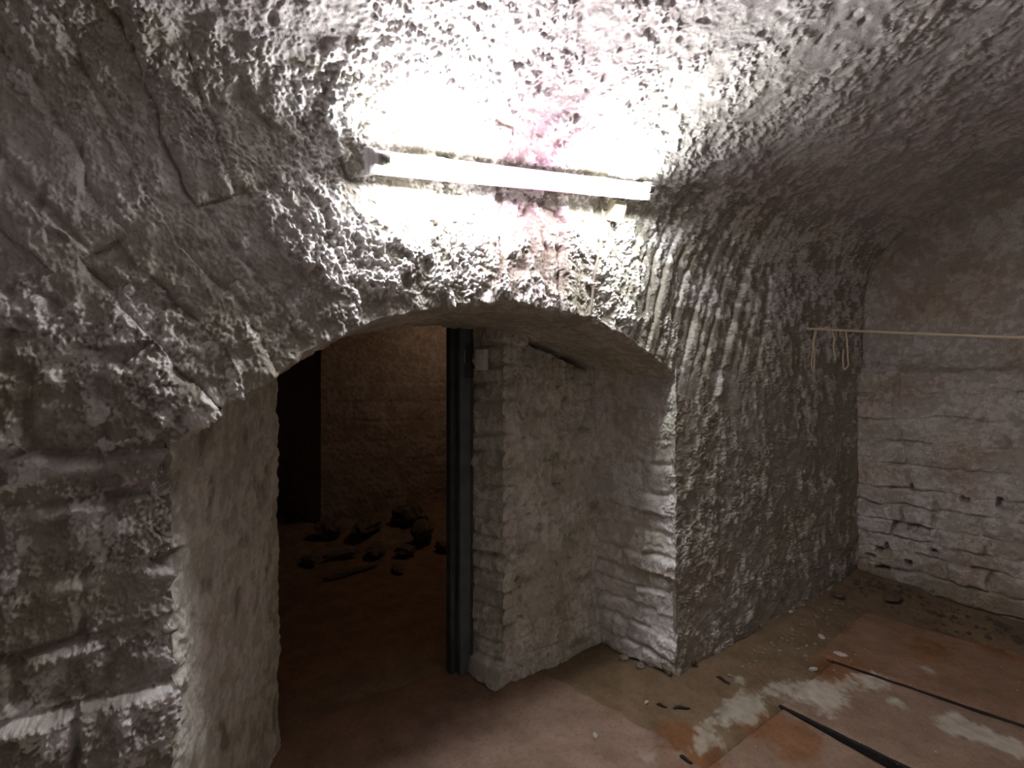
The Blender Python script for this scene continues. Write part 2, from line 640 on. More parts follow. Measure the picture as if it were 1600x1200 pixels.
vdepth = (0.004 + 0.013 * side + 0.012 * sstep(1.55, 1.8, X)) * np.maximum(sstep(-0.28, 0.28, perlin(P, 6.5, 63)), 0.55 * sstep(1.5, 1.8, X)) * np.where(ribs, sstep(1.45, 1.8, Z) * 0.9 + 0.1, 1)
vo = np.random.default_rng(5).normal(0, 0.007, 4000)
vid = np.where(inring, ring * 1000 + ai, 0)
rel = np.where(inring, (vo[np.clip(vid, 0, 3999)] - vdepth * np.exp(-(ve / 0.011) ** 2)), rel)
cells = np.where(inring, 2000 + vid, cells)
pier = (X < XL + 0.08) & (X > -1.2) & (Z < 1.62 + perlin(P, 5, 65) * 0.12) & ~inring
cr = np.random.default_rng(21)
pcuts = [[-0.42, -0.27], [-0.55, -0.33, -0.2], [-0.46, -0.245], [-0.38, -0.19], [-0.5, -0.27], [-0.36, -0.215], [-0.47, -0.255],
         [-0.40, -0.285, -0.20], [-0.44, -0.225], [-0.52, -0.325, -0.21], [-0.36, -0.255]]
pid, pe, pk = courses(X, Z, PIER_COURSES, pcuts, P, 0.019, 1)
pp = np.zeros_like(X)
lip = np.exp(-((pk - 0.030) / 0.016) ** 2) * sstep(-0.12, 0.2, perlin(P, (7, 7, 2), 75))
pp[pier] = stone_profile(pid[pier], pe[pier], 0.032 * (1 - 0.5 * sstep(1.35, 1.6, Z[pier])), 0.0105, P[pier], None, X[pier], Z[pier], 1, 0.006, 0.04)
rel = np.where(pier, pp, rel)
rel = rel + np.where(pier, 0.016 * lip, 0)
cells = np.where(pier, pid, cells)
low = 1 - 0.45 * sstep(2.2, 1.6, Z) * (X > XR)
# the pier below the arch carries a thinner coat: brick faces show, crust clings to upper edges, whitened there as if lit from above
disp = d_c * np.where(pier, 0.80, 1.0) * low * np.where(ribs & inring, 0.62, 1.0) + rel
onc = sstep(2.35, 2.8, S_)
crust = crust * (1 - 0.45 * onc) + 0.85 * 0.45 * onc
disp *= (1.0 - 0.50 * onc) * (1 - 0.6 * sstep(1.8, 2.4, X) * sstep(2.0, 2.3, S_) * sstep(3.1, 2.7, S_))
crust = np.where(pier, np.clip(crust * (0.20 + 0.8 * sstep(-0.10, 0.15, perlin(P, 11, 66))) + 0.6 * lip, 0, 1), crust)  # lip also paints the light from above onto the crusty stone tops
dampr = (X > XR) * sstep(2.0, 1.3, Z)
bl = sstep(-0.06, 0.10, perlin(P, (11, 11, 6), 67) + 0.5 * perlin(P, (30, 30, 17), 68) - 0.04)
crust = crust * (1 - dampr * (0.85 - 0.65 * bl)) + 0.10 * dampr * bl - 0.10 * dampr
crust = np.clip(crust, 0, 1)
upl = sstep(0.35, 0.0, X) * sstep(1.5, 1.9, Z)
crust = crust * (1 - 0.75 * upl) + 0.58 * 0.75 * upl
disp[edge] *= 0.6
ceil_mask = S_ > 2.44
ceil_far = S_ > pl[-1] - 2.0
wf = patch('wall_front', P, N2, disp, M_WALL, crust, cells=np.where(ceil_mask, -1, cells),
           piece=lambda c: 'voussoir' if c >= 2000 else 'stone', hole=hole,
           label='rough whitewashed masonry wall pierced by a low segmental arch', cat='wall', flip=True,
           split=[(('ceiling', 'crusty whitewashed barrel vault overhead', M_VAULT, 'ceiling'), ceil_mask & ~ceil_far),
                  (('wall_back', 'whitewashed far side wall below the vault', M_VAULT, 'wall'), ceil_far)])

_V = P + N2 * disp[..., None]
_dx, _dy, _dz = _V[..., 0], _V[..., 1] + 1.45, _V[..., 2] - EYE
_zc = _dx * math.sin(YAW) + _dy * math.cos(YAW)
_pxx = np.where((_zc > 0.2) & ~inside, 800 + F_PX * (_dx * math.cos(YAW) - _dy * math.sin(YAW)) / np.maximum(_zc, 0.2), -9e5)
_pyy = 600 - F_PX * _dz / np.maximum(_zc, 0.2)


def stitch(mask, axis, q):
    """the finished rim of the opening, sampled at the coordinates q along an axis"""
    v = _V[mask]
    o = np.argsort(v[:, axis])
    return np.stack([np.interp(q, v[o, axis], v[o, k]) for k in range(3)], -1)


def surf(px, py, off=0.0, rad=4):
    """point of the finished front wall seen at a pixel, lifted off by off metres (over its highest lumps near by)"""
    r = (_pxx - px) ** 2 + (_pyy - py) ** 2
    k = np.unravel_index(np.argmin(r), r.shape)
    near = r < rad ** 2
    lift = float((disp[near].max() - disp[k])) if near.any() else 0.0
    return _V[k] + (lift + off) * N[k], N[k]


# ------------------------------------------------------------------ soffit of the arch
xs2 = np.linspace(XL - 0.01, XR + 0.02, 420)
ys2 = np.concatenate([np.linspace(0.0, 0.62, 90), [0.64]])
X2, Y2 = np.meshgrid(xs2, ys2, indexing='ij')
Z2 = arch_h(xs2)[:, None] + 0 * Y2
P2 = np.stack([X2, Y2 - bulge(X2, np.maximum(Z2, 1.4)) * sstep(0.3, 0.0, Y2), Z2], -1)
sl = np.gradient(np.convolve(np.pad(arch_h(xs2), 12, mode='edge'), np.ones(25) / 25, 'valid'), xs2)[:, None] + 0 * X2
Nb = nrm(np.stack([sl, 0 * X2, -np.ones_like(X2)], -1))
w2 = np.exp(-Y2 / 0.022)
Ns = nrm(Nb + w2[..., None] * np.array([0, -1.0, 0]))
d2, c2 = crusty(P2, 1.0, (1, 1, 0.72))
d2 = d2 * (0.35 + 0.65 * np.exp(-Y2 / 0.03)) + 0.010 * (1 - w2)
d2[:, 0] *= 0.6
P2 = P2 + (stitch(ed_u, 0, xs2) - (P2[:, 0] + Ns[:, 0] * d2[:, :1]))[:, None] * np.exp(-Y2 / 0.03)[..., None]
patch('ceiling_arch', P2, Ns, d2, M_NICHE, 0.45 + 0.5 * c2, label='whitewashed underside of the low arch over the doorway', cat='ceiling')

# ------------------------------------------------------------------ left reveal (splayed)
BLX, BLY = 0.215, 0.60
ts = np.concatenate([np.linspace(0, 1, 130), [1.05]])
zs = np.arange(0, 1.80, 0.0058)
T3, Z3 = np.meshgrid(ts, zs, indexing='ij')
back = BLX + jag(Z3, 12) * 0.9 + 0.012 * perlin(line3(Z3, 15), 3)
X3 = XL + (BLX - XL) * T3 + (xl_of(Z3) - XL) * np.exp(-T3 / 0.06) + (back - BLX) * np.exp(-(1 - np.minimum(T3, 1)) / 0.08)
Y3 = T3 * BLY - (1 - T3) * bulge(XL, Z3)
P3 = np.stack([X3, Y3, Z3], -1)
nl = nrm(np.array([BLY, -(BLX - XL), 0.0]))
w3 = np.exp(-T3 * 0.67 / 0.022)
N3 = nrm(nl + w3[..., None] * np.array([0, -1.0, 0]))
d3, c3 = crusty(P3, 1.0, (1, 1, 0.72))
keep3 = Z3 < arch_h(X3) + 0.04
d3 = d3 * (0.28 + 0.72 * np.exp(-T3 * 0.67 / 0.03)) - 0.012 * sstep(0.25, 0.42, perlin(P3, (16, 16, 11), 70))
d3[0] *= 0.6
c3 = np.clip(0.45 + 0.45 * c3 - 0.5 * sstep(0.2, 0.4, perlin(P3, (14, 14, 9), 71)), 0, 1)
P3 = P3 + (stitch(ed_l, 2, zs) - (P3[0] + N3[0] * d3[0][:, None]))[None] * (np.exp(-T3 * 0.67 / 0.03) * (Z3 < arch_h(XL + 0.01)))[..., None]
patch('wall_reveal_left', P3, N3, d3, M_NICHE, c3, hole=~keep3, label='splayed plastered left cheek of the arched opening', flip=True)

# ------------------------------------------------------------------ right reveal: rough courses
BRX, BRY = 1.852, 0.462
zs4 = np.arange(0, 1.66, 0.005)
T4, Z4 = np.meshgrid(np.linspace(0, 1.06, 110), zs4, indexing='ij')
X4 = (1 - T4) * xr_of(Z4) + T4 * BRX
Y4 = T4 * BRY
P4 = np.stack([X4, Y4, Z4], -1)
nr = nrm(np.array([-BRY, -(XR - BRX), 0.0]))
w4 = np.exp(-T4 * 0.48 / 0.03)
N4 = nrm(nr + w4[..., None] * np.array([0, -1.0, 0]))
d4, c4 = crusty(P4, 1.0, (1, 1, 0.72))
RC = np.array([0, 0.09, 0.20, 0.30, 0.41, 0.50, 0.60, 0.715, 0.82, 0.94, 1.07, 1.20, 1.36, 1.70])
rcuts = [[0.2], [0.28], [], [0.24], [0.17], [0.30], [0.2], [], [0.26], [0.18], [0.3], [], [0.22]]
id4, e4, k4 = courses(T4 * 0.48, Z4 + 0.0 * T4, RC, rcuts, P4, 0.022, 2)
fade = sstep(1.25, 0.75, Z4)
h4 = stone_profile(id4, e4, 0.030, 0.013, P4, None, T4 * 0.48, Z4, 2, 0.008, 0.10)
d4 = d4 * (0.35 + 0.65 * np.exp(-T4 * 0.48 / 0.05)) + h4 * (0.25 + 0.75 * fade)
d4[0] *= 0.6
P4 = P4 + (stitch(ed_r, 2, zs4) - (P4[0] + N4[0] * d4[0][:, None]))[None] * (np.exp(-T4 * 0.48 / 0.03) * (Z4 < arch_h(XR - 0.01)))[..., None]
patch('wall_reveal_right', P4, N4, d4, M_WALL, np.clip(0.55 + 0.5 * c4, 0, 1), cells=id4, piece='stone',
      label='right cheek of the arched opening in rough whitewashed courses')

# ------------------------------------------------------------------ alcove wall behind the arch, with the doorway's jamb
JX, JY = 1.205, 0.445          # front corner of the jamb
JX2, JY2 = 1.128, 0.625        # back corner of the jamb
zs5 = np.arange(0, 1.95, 0.005)
AC = np.array([0, 0.11, 0.20, 0.285, 0.37, 0.455, 0.545, 0.63, 0.72, 0.805, 0.895, 0.98, 1.07, 1.155, 1.245, 1.33, 1.42, 1.51, 1.60, 1.70, 2.0])


def jx(z):
    e = np.min(np.abs(np.asarray(z)[..., None] - AC), -1)
    return JX + 0.010 * perlin(line3(z, 20), 7) + 0.006 * perlin(line3(z, 21), 26) + 0.016 * np.exp(-(e / 0.015) ** 2) - \
        0.05 * sstep(0.12, 0.0, z)


U5, Z5 = np.meshgrid(np.linspace(0, 1, 190), zs5, indexing='ij')
X5 = (1 - U5) * jx(Z5) + U5 * 1.93
Y5 = JY + 0.02 * U5
P5 = np.stack([X5, Y5, Z5], -1)
w5 = np.exp(-(X5 - jx(Z5)) / 0.025)
nj = nrm(np.array([-(JY2 - JY), JX2 - JX, 0.0]))
N5 = nrm(np.array([0, -1.0, 0]) + w5[..., None] * nj)
d5, c5 = crusty(P5, 1.0, (1, 1, 0.72), 3)
rc = np.random.default_rng(44)
acuts = [sorted([0.1 + 0.12 * (k % 2) + 0.0, 0.36 + 0.1 * rc.random(), 0.58 + 0.1 * rc.random()]) for k in range(len(AC) - 1)]
id5, e5, k5 = courses(X5 - JX, Z5, AC, acuts, P5, 0.017, 4)
h5 = stone_profile(id5, e5, 0.026, 0.010, P5, None, X5, Z5, 4, 0.005, 0.05)
show = 0.18 + 0.82 * np.maximum(np.exp(-((X5 - JX) / 0.07) ** 2), 0.4 * sstep(0.4, 0.1, Z5)) + 0.25 * np.exp(-((X5 - 1.80) / 0.06) ** 2)
d5 = d5 * 0.42 + h5 * show - 0.015 * sstep(0.30, 0.45, perlin(P5, (12, 12, 22), 72))
# the wall swells out at the foot
d5 += 0.03 * sstep(0.25, 0.0, Z5) - 0.018 * sstep(0.36, 0.42, perlin(P5, (30, 30, 38), 77))
# an open crack where the soffit meets the alcove wall
keep5 = Z5 < arch_h(X5) + 0.05
crk = np.exp(-((Z5 - (arch_h(X5) - 0.030)) / 0.017) ** 4) * sstep(1.36, 1.41, X5) * sstep(1.80, 1.74, X5) * \
    sstep(-0.25, 0.05, perlin(P5, (14, 14, 14), 73))
d5 -= 0.13 * crk
c5 = np.clip(0.5 + 0.45 * c5 - 0.4 * sstep(0.15, 0.4, perlin(P5, (7, 7, 12), 74)), 0, 1)
patch('wall_alcove', P5, N5, d5, M_NICHE, c5, cells=id5, piece='stone', hole=~keep5,
      label='whitewashed alcove wall with toothed stones beside the doorway')

T6, Z6 = np.meshgrid(np.linspace(0, 1.1, 44), zs5, indexing='ij')
X6 = (1 - T6) * jx(Z6) + T6 * JX2
Y6 = (1 - T6) * JY + T6 * JY2
P6 = np.stack([X6, Y6, Z6], -1)
w6 = np.exp(-T6 * 0.195 / 0.025)
N6 = nrm(nj + w6[..., None] * np.array([0, -1.0, 0]))
d6, c6 = crusty(P6, 1.0, (1, 1, 0.72), 3)
id6, e6, k6 = courses(T6 * 0.195, Z6, AC, [[]] * (len(AC) - 1), P6, 0.017, 4)
h6 = stone_profile(id6, e6, 0.026, 0.012, P6, None, T6 * 0.2, Z6, 5, 0.006, 0.05)
d6 = d6 * 0.42 + h6 + 0.03 * sstep(0.25, 0.0, Z6)
patch('wall_jamb', P6, N6, d6, M_NICHE, np.clip(0.3 + 0.5 * c6, 0, 1), cells=id6, piece='stone', hole=~(Z6 < arch_h(X6) + 0.05),
      label='narrow stepped jamb of whitewashed stones beside the dark doorway', flip=True)

# ------------------------------------------------------------------ end wall on the right
ys7 = np.concatenate([np.arange(0.06, -1.25, -0.0052), np.linspace(-1.25, -3.4, 30)])
zs7 = np.concatenate([np.arange(0, 3.05, 0.0062), [3.1, 3.2, 3.3, 3.45]])
Y7, Z7 = np.meshgrid(ys7, zs7, indexing='ij')
ledge = sstep(1.66, 1.56, Z7 + 0.03 * perlin(np.stack([Y7, Y7, Z7], -1), 4, 80))
X7 = 4.305 - 0.105 * ledge
P7 = np.stack([X7, Y7, Z7], -1)
N7 = nrm(np.stack([-np.ones_like(X7), 0 * X7, 0.55 * np.exp(-((Z7 - 1.61) / 0.05) ** 2)], -1))
d7, c7 = crusty(P7, 1.0, (1, 1, 1), 6)
EC = np.array([0, 0.13, 0.25, 0.36, 0.475, 0.60, 0.73, 0.90, 1.06, 1.24, 1.42, 1.60, 1.80, 2.05, 2.3, 2.6, 3.2])
re2 = np.random.default_rng(8)
ecuts = []
for k in range(len(EC) - 1):
    a = -0.02 - 0.15 * re2.random()
    c_ = []
    while a > -1.7:
        c_.append(a)
        a -= 0.16 + 0.20 * re2.random()
    ecuts.append(sorted(c_))
tilt7 = 0.035 * Y7
id7, e7, k7 = courses(Y7, Z7 + tilt7, EC, ecuts, P7, 0.024, 7)
h7 = stone_profile(id7, e7, 0.040, 0.0085, P7, None, Y7, Z7, 7, 0.006, 0.05)
vis = 0.12 + 0.88 * sstep(-0.05, 0.22, perlin(P7, (2.5, 3.4, 6), 81) + 0.22 * sstep(1.2, 0.5, Z7) + 0.02)
vis *= sstep(1.9, 1.4, Z7) * 0.9 + 0.1
d7 = d7 * 0.45 + h7 * vis
# a few stones have fallen out: open holes
for (px, py, wy, hz) in [(1440, 830, 0.080, 0.060), (1424, 824, 0.040, 0.045), (1398, 818, 0.022, 0.05), (1372, 858, 0.035, 0.04), (1385, 855, 0.02, 0.05),
                         (1424, 762, 0.018, 0.05), (1508, 780, 0.045, 0.025), (1562, 785, 0.025, 0.06), (1420, 880, 0.035, 0.04),
                         (1360, 868, 0.05, 0.018), (1378, 888, 0.08, 0.025), (1460, 862, 0.04, 0.02)]:
    q = on_plane_x(px, py, 4.2)
    ey = np.abs(Y7 - q[1] + 0.016 * perlin(P7, 22, 82)) / (wy * 0.5)
    ez = np.abs(Z7 - q[2] + 0.016 * perlin(P7, 25, 83)) / (hz * 0.5)
    d7 -= 0.085 * sstep(1.12, 0.85, np.maximum(ey, ez))
c7 = np.clip(0.45 + 0.5 * c7, 0, 1) * (1 - 0.75 * sstep(0.28, 0.02, Z7 + 0.25 * perlin(P7, 5, 84)))
patch('wall_right', P7, N7, d7, M_END, c7, cells=np.where((Y7 > -1.3) & (Z7 < 2.3), id7, -1), piece='stone',
      label='whitewashed end wall of cracked stone courses below a ledge', skirt=0.05)


def coarse(name, P, N, mat, label, cat='wall', amp=1.0, flip=False, cr=0.6):
    d, c = crusty(P, amp, (1, 1, 1), 9)
    return patch(name, P, N, d, mat, np.clip(c * 0.5 + cr * 0.6, 0, 1), label=label, cat=cat, flip=flip)


def wall_grid(a, b, z0, z1, step):
    a, b = np.array(a, float), np.array(b, float)
    L = np.linalg.norm(b - a)
    t, z = np.meshgrid(np.linspace(0, 1, max(2, int(L / step))), np.linspace(z0, z1, max(2, int((z1 - z0) / step))), indexing='ij')
    return np.stack([a[0] + (b[0] - a[0]) * t, a[1] + (b[1] - a[1]) * t, z], -1), np.array([(b - a)[1], -(b - a)[0], 0]) / L


Pq, nq = wall_grid((-1.5, -3.4), (-1.5, 0.1), 0, 3.2, 0.05)
coarse('wall_left', Pq, np.array([1.0, 0, 0]) + 0 * Pq, M_VAULT, 'whitewashed near end wall of the cellar')

# ------------------------------------------------------------------ passage behind the doorway
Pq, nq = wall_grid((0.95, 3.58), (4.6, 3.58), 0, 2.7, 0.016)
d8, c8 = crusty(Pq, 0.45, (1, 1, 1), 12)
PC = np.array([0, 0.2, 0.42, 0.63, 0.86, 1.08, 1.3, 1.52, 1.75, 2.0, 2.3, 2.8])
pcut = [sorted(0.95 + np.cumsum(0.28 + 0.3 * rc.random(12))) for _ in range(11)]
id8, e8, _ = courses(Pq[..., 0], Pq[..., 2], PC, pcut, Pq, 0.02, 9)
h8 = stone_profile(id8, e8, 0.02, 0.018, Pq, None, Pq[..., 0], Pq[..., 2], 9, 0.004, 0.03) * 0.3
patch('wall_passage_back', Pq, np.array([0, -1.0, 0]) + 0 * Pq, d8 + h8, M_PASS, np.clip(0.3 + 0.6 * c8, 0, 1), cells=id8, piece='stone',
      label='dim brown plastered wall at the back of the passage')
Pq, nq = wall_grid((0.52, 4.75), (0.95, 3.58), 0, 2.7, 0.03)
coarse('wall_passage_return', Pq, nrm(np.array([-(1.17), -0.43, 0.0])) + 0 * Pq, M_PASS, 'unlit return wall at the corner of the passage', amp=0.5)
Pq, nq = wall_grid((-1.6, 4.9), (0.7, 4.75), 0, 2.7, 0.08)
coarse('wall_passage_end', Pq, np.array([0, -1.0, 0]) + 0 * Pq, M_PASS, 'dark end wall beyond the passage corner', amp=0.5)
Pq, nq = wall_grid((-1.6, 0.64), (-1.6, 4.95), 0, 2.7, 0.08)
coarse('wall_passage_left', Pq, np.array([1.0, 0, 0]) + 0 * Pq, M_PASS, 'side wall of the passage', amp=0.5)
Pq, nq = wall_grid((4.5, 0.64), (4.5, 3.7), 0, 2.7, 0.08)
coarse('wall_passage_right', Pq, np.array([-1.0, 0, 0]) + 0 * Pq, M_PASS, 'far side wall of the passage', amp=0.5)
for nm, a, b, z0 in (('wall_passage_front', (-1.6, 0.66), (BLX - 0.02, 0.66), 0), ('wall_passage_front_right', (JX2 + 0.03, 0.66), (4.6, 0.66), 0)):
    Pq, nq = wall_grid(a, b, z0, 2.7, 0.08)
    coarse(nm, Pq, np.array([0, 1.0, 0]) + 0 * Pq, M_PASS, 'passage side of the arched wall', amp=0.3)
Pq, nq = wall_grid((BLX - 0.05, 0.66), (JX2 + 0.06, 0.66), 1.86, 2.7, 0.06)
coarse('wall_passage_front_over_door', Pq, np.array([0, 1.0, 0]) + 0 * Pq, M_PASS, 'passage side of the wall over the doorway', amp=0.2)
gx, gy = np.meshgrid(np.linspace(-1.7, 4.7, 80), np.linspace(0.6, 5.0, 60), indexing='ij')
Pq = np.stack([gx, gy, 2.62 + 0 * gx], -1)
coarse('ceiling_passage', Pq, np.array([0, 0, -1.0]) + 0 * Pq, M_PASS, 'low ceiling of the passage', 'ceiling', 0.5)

# ------------------------------------------------------------------ floor
fx = np.concatenate([np.linspace(-1.7, 0.2, 60, endpoint=False), np.arange(0.2, 4.5, 0.010)])
fy = np.concatenate([np.linspace(-3.4, -1.3, 40, endpoint=False), np.arange(-1.3, 0.75, 0.009), np.linspace(0.76, 5.0, 150)])
FX, FY = np.meshgrid(fx, fy, indexing='ij')
PF = np.stack([FX, FY, 0 * FX], -1)
# earth is banked up along the walls and worn low where the slabs lie
slab_zone = sstep(-0.36, -0.44, FY) * sstep(1.35, 1.45, FX)
bank = 0.05 * sstep(3.75, 4.25, FX + 0.12 * perlin(PF, 4, 90)) * (FY < 0.1) + 0.022 * np.exp(-np.clip(-FY, 0, 9) / 0.05) * (FX > 1.95) * (FY < 0.02)
d_f = perlin(PF, 2.2, 91) * 0.010 + perlin(PF, 9, 92) * 0.006 + perlin(PF, 32, 93) * 0.0035 + perlin(PF, 80, 94) * 0.0015
d_f = d_f * (1 - slab_zone) - 0.040 * slab_zone + bank
pz = sstep(2.3, 2.9, FY)
d_f += pz * (perlin(PF, 3, 95) * 0.09 + np.abs(perlin(PF, 7, 96)) * 0.05 + 0.05 * sstep(2.9, 3.5, FY))


SALT = []
for r_, pts in ((0.050, [(1100, 1140), (1122, 1122), (1148, 1104), (1172, 1092), (1180, 1110), (1205, 1080), (1236, 1078), (1160, 1118)]),
                (0.052, [(1285, 1078), (1298, 1094), (1318, 1070), (1348, 1066), (1375, 1062), (1288, 1108), (1262, 1072)]),
                (0.042, [(1478, 1134), (1508, 1142), (1538, 1150), (1566, 1164), (1592, 1172), (1500, 1126)]),
                (0.030, [(1095, 1166), (1068, 1184), (1130, 1160), (1450, 1050), (1160, 1064), (1010, 1185), (1400, 1100)])):
    for px, py in pts:
        q = on_floor(px, py)
        SALT.append((q[0], q[1], r_ * 1.65, r_ * 1.3, 0.4))


def field(x, y, spots):
    s = np.zeros_like(x)
    for (a, b, rx, ry, rot) in spots:
        c_, s_ = math.cos(rot), math.sin(rot)
        u, v = (x - a) * c_ + (y - b) * s_, -(x - a) * s_ + (y - b) * c_
        s += np.exp(-((u / rx) ** 2 + (v / ry) ** 2) * 1.2)
    return s


def salt_at(x, y):
    q = np.stack([x, y, 0 * x], -1)
    n = perlin(q, 7, 97) * 0.6 + perlin(q, 17, 98) * 0.7 + perlin(q, 40, 99) * 0.55 + perlin(q, 90, 89) * 0.4
    f = field(x, y, SALT)
    return sstep(0.42, 1.05, f + 1.1 * n) * sstep(0.08, 0.4, f) * (0.62 + 0.5 * np.clip(perlin(q, 22, 85) + 0.5 * perlin(q, 60, 86), -0.5, 0.5))


RUSTS = [(*on_floor(px, py)[:2], 0.17, 0.11, 0.3) for px, py in [(1190, 1135), (1250, 1165), (1060, 1160), (1090, 1190), (1290, 1050), (1330, 1048), (1450, 1020), (1560, 1015)]]


def rust_at(x, y):
    q = np.stack([x, y, 0 * x], -1)
    f = field(x, y, RUSTS)
    return sstep(0.35, 0.8, f + 0.6 * perlin(q, 8, 87) + 0.3 * perlin(q, 27, 88)) * sstep(0.05, 0.3, f)


NUP = np.zeros_like(PF)
NUP[..., 2] = 1
patch('floor', PF, NUP, d_f, M_FLOOR, 0 * FX, label='trodden brown earth floor of the cellar', cat='floor',
      extra={'salt': salt_at(FX, FY) * 0.85, 'rust': np.clip(rust_at(FX, FY) + 0.8 * sstep(0.5, 1.2, FY) * (1 - 0.65 * sstep(2.0, 2.9, FY)), 0, 1)})
FLOOR = bpy.data.objects['floor']


def slab(name, corners, top, thick, mat, wear=0.006, step=0.012, rnd=0.008, seed=0, edge_jag=0.006, saltf=1.0, rustf=1.0, base_rust=0.0):
    """a floor slab with worn, chipped edges: quad given by four corners (counter-clockwise)"""
    c = np.array(corners, float)
    L1 = np.linalg.norm(c[1] - c[0])
    L2 = np.linalg.norm(c[3] - c[0])
    nu, nv = max(4, int(L1 / step)), max(4, int(L2 / step))
    u, v = np.meshgrid(np.linspace(0, 1, nu), np.linspace(0, 1, nv), indexing='ij')
    B = (c[0] * ((1 - u) * (1 - v))[..., None] + c[1] * (u * (1 - v))[..., None] + c[2] * (u * v)[..., None] + c[3] * ((1 - u) * v)[..., None])
    e = np.minimum(np.minimum(u, 1 - u) * L1, np.minimum(v, 1 - v) * L2)
    P_ = np.concatenate([B, 0 * u[..., None]], -1)
    jx_, jy_ = perlin(P_, 12, 110 + seed), perlin(P_, 12, 111 + seed)
    near = np.exp(-e / 0.03)
    P_[..., 0] += edge_jag * jx_ * near
    P_[..., 1] += edge_jag * jy_ * near
    z = top + wear * perlin(P_, 3.1, 112 + seed) + 0.003 * perlin(P_, 17, 113) + 0.0016 * perlin(P_, 45, 114) - rnd * np.exp(-e / 0.006)
    P_[..., 2] = z
    V = P_.reshape(-1, 3)
    idx = np.arange(nu * nv).reshape(nu, nv)
    F = np.stack([idx[:-1, :-1], idx[1:, :-1], idx[1:, 1:], idx[:-1, 1:]], -1).reshape(-1, 4)
    at = {'crust': 0 * u.ravel(), 'salt': salt_at(P_[..., 0], P_[..., 1]).ravel() * saltf,
          'rust': np.clip(rust_at(P_[..., 0], P_[..., 1]) * rustf + base_rust + 0.85 * sstep(0.1, 0.7, P_[..., 1]), 0, 1).ravel()}
    Nn = np.zeros_like(V)
    Nn[:, 2] = 1
    me = submesh(name, V, Nn, F, at, thick)
    return link(name, me, mat, FLOOR)


# slabs laid at right angles to the arched wall, open black joints between them
g = 0.014
a1, a2 = on_floor(1215, 1100), on_floor(1420, 1200)
b1, b2 = on_floor(1320, 1040), on_floor(1600, 1135)


def along(p, q, y):
    t = (y - p[1]) / (q[1] - p[1])
    return p[0] + t * (q[0] - p[0])


for k, (ya, yb) in enumerate([(-0.38, -1.32), (-1.345, -2.3)]):
    la, lb = along(a1, a2, ya), along(a1, a2, yb)
    ra, rb = along(b1, b2, ya), along(b1, b2, yb)
    slab('floor_slab', [(1.53, yb), (la - 0.009, yb), (la - 0.009, ya - 0.02), (1.60, ya - 0.02)], 0.004, 0.05, M_SLAB, seed=3 * k)
    slab('floor_slab', [(lb + 0.009, yb), (rb - g, yb), (ra - g, ya), (la + 0.009, ya)], 0.006, 0.05, M_SLAB, seed=3 * k + 1)
    slab('floor_slab', [(rb + g, yb), (rb + 0.75, yb), (ra + 0.78, ya + 0.12), (along(b1, b2, ya + 0.09) + g, ya + 0.09)], 0.008, 0.05, M_SLAB, seed=3 * k + 2, base_rust=0.45)
# pale screed of the threshold running through the doorway
slab('floor_screed', [(0.2, -1.7), (1.50, -1.7), (1.60, -0.22), (0.15, -0.22)], 0.012, 0.04, M_SCREED, seed=9, rustf=0.4, edge_jag=0.03, saltf=0.5, step=0.016)
slab('floor_screed', [(0.15, -0.222), (1.60, -0.222), (1.36, 0.72), (0.10, 0.72)], 0.012, 0.04, M_SCREED, seed=9, rustf=0.4, edge_jag=0.03, saltf=0.5, step=0.016)

# black joint filling
def strip(p, q, ya, yb, w_):
    zt = -0.001
    n = 30
    t = np.linspace(0, 1, n)
    y = ya + (yb - ya) * t
    x = np.array([along(p, q, v) for v in y])
    V = []
    for i in range(n):
        j = 0.001 * math.sin(i * 1.7)
        V += [(x[i] - w_, y[i], zt + j), (x[i] + w_, y[i], zt - j), (x[i] + w_, y[i], zt - 0.03), (x[i] - w_, y[i], zt - 0.03)]
    F = []
    for i in range(n - 1):
        for k in range(4):
            F.append((4 * i + k, 4 * i + (k + 1) % 4, 4 * i + 4 + (k + 1) % 4, 4 * i + 4 + k))
    o = link('joint_strip', np_mesh('joint_strip', np.array(V), np.array(F), smooth=False), M_JOINT, FLOOR)
    o['label'] = 'black sunken joint between floor slabs'


strip(a1, a2, -0.38, -1.32, 0.0095)
strip(b1, b2, -0.30, -1.32, 0.0145)


# ------------------------------------------------------------------ small builders
def box_mesh(name, size, bev=0.003, seg=2):
    import bmesh
    bm = bmesh.new()
    bmesh.ops.create_cube(bm, size=1)
    for v in bm.verts:
        v.co = Vector((v.co.x * size[0], v.co.y * size[1], v.co.z * size[2]))
    if bev > 0:
        bmesh.ops.bevel(bm, geom=bm.edges[:], offset=bev, segments=seg, affect='EDGES', profile=0.5)
    me = bpy.data.meshes.new(name)
    bm.to_mesh(me)
    bm.free()
    return me


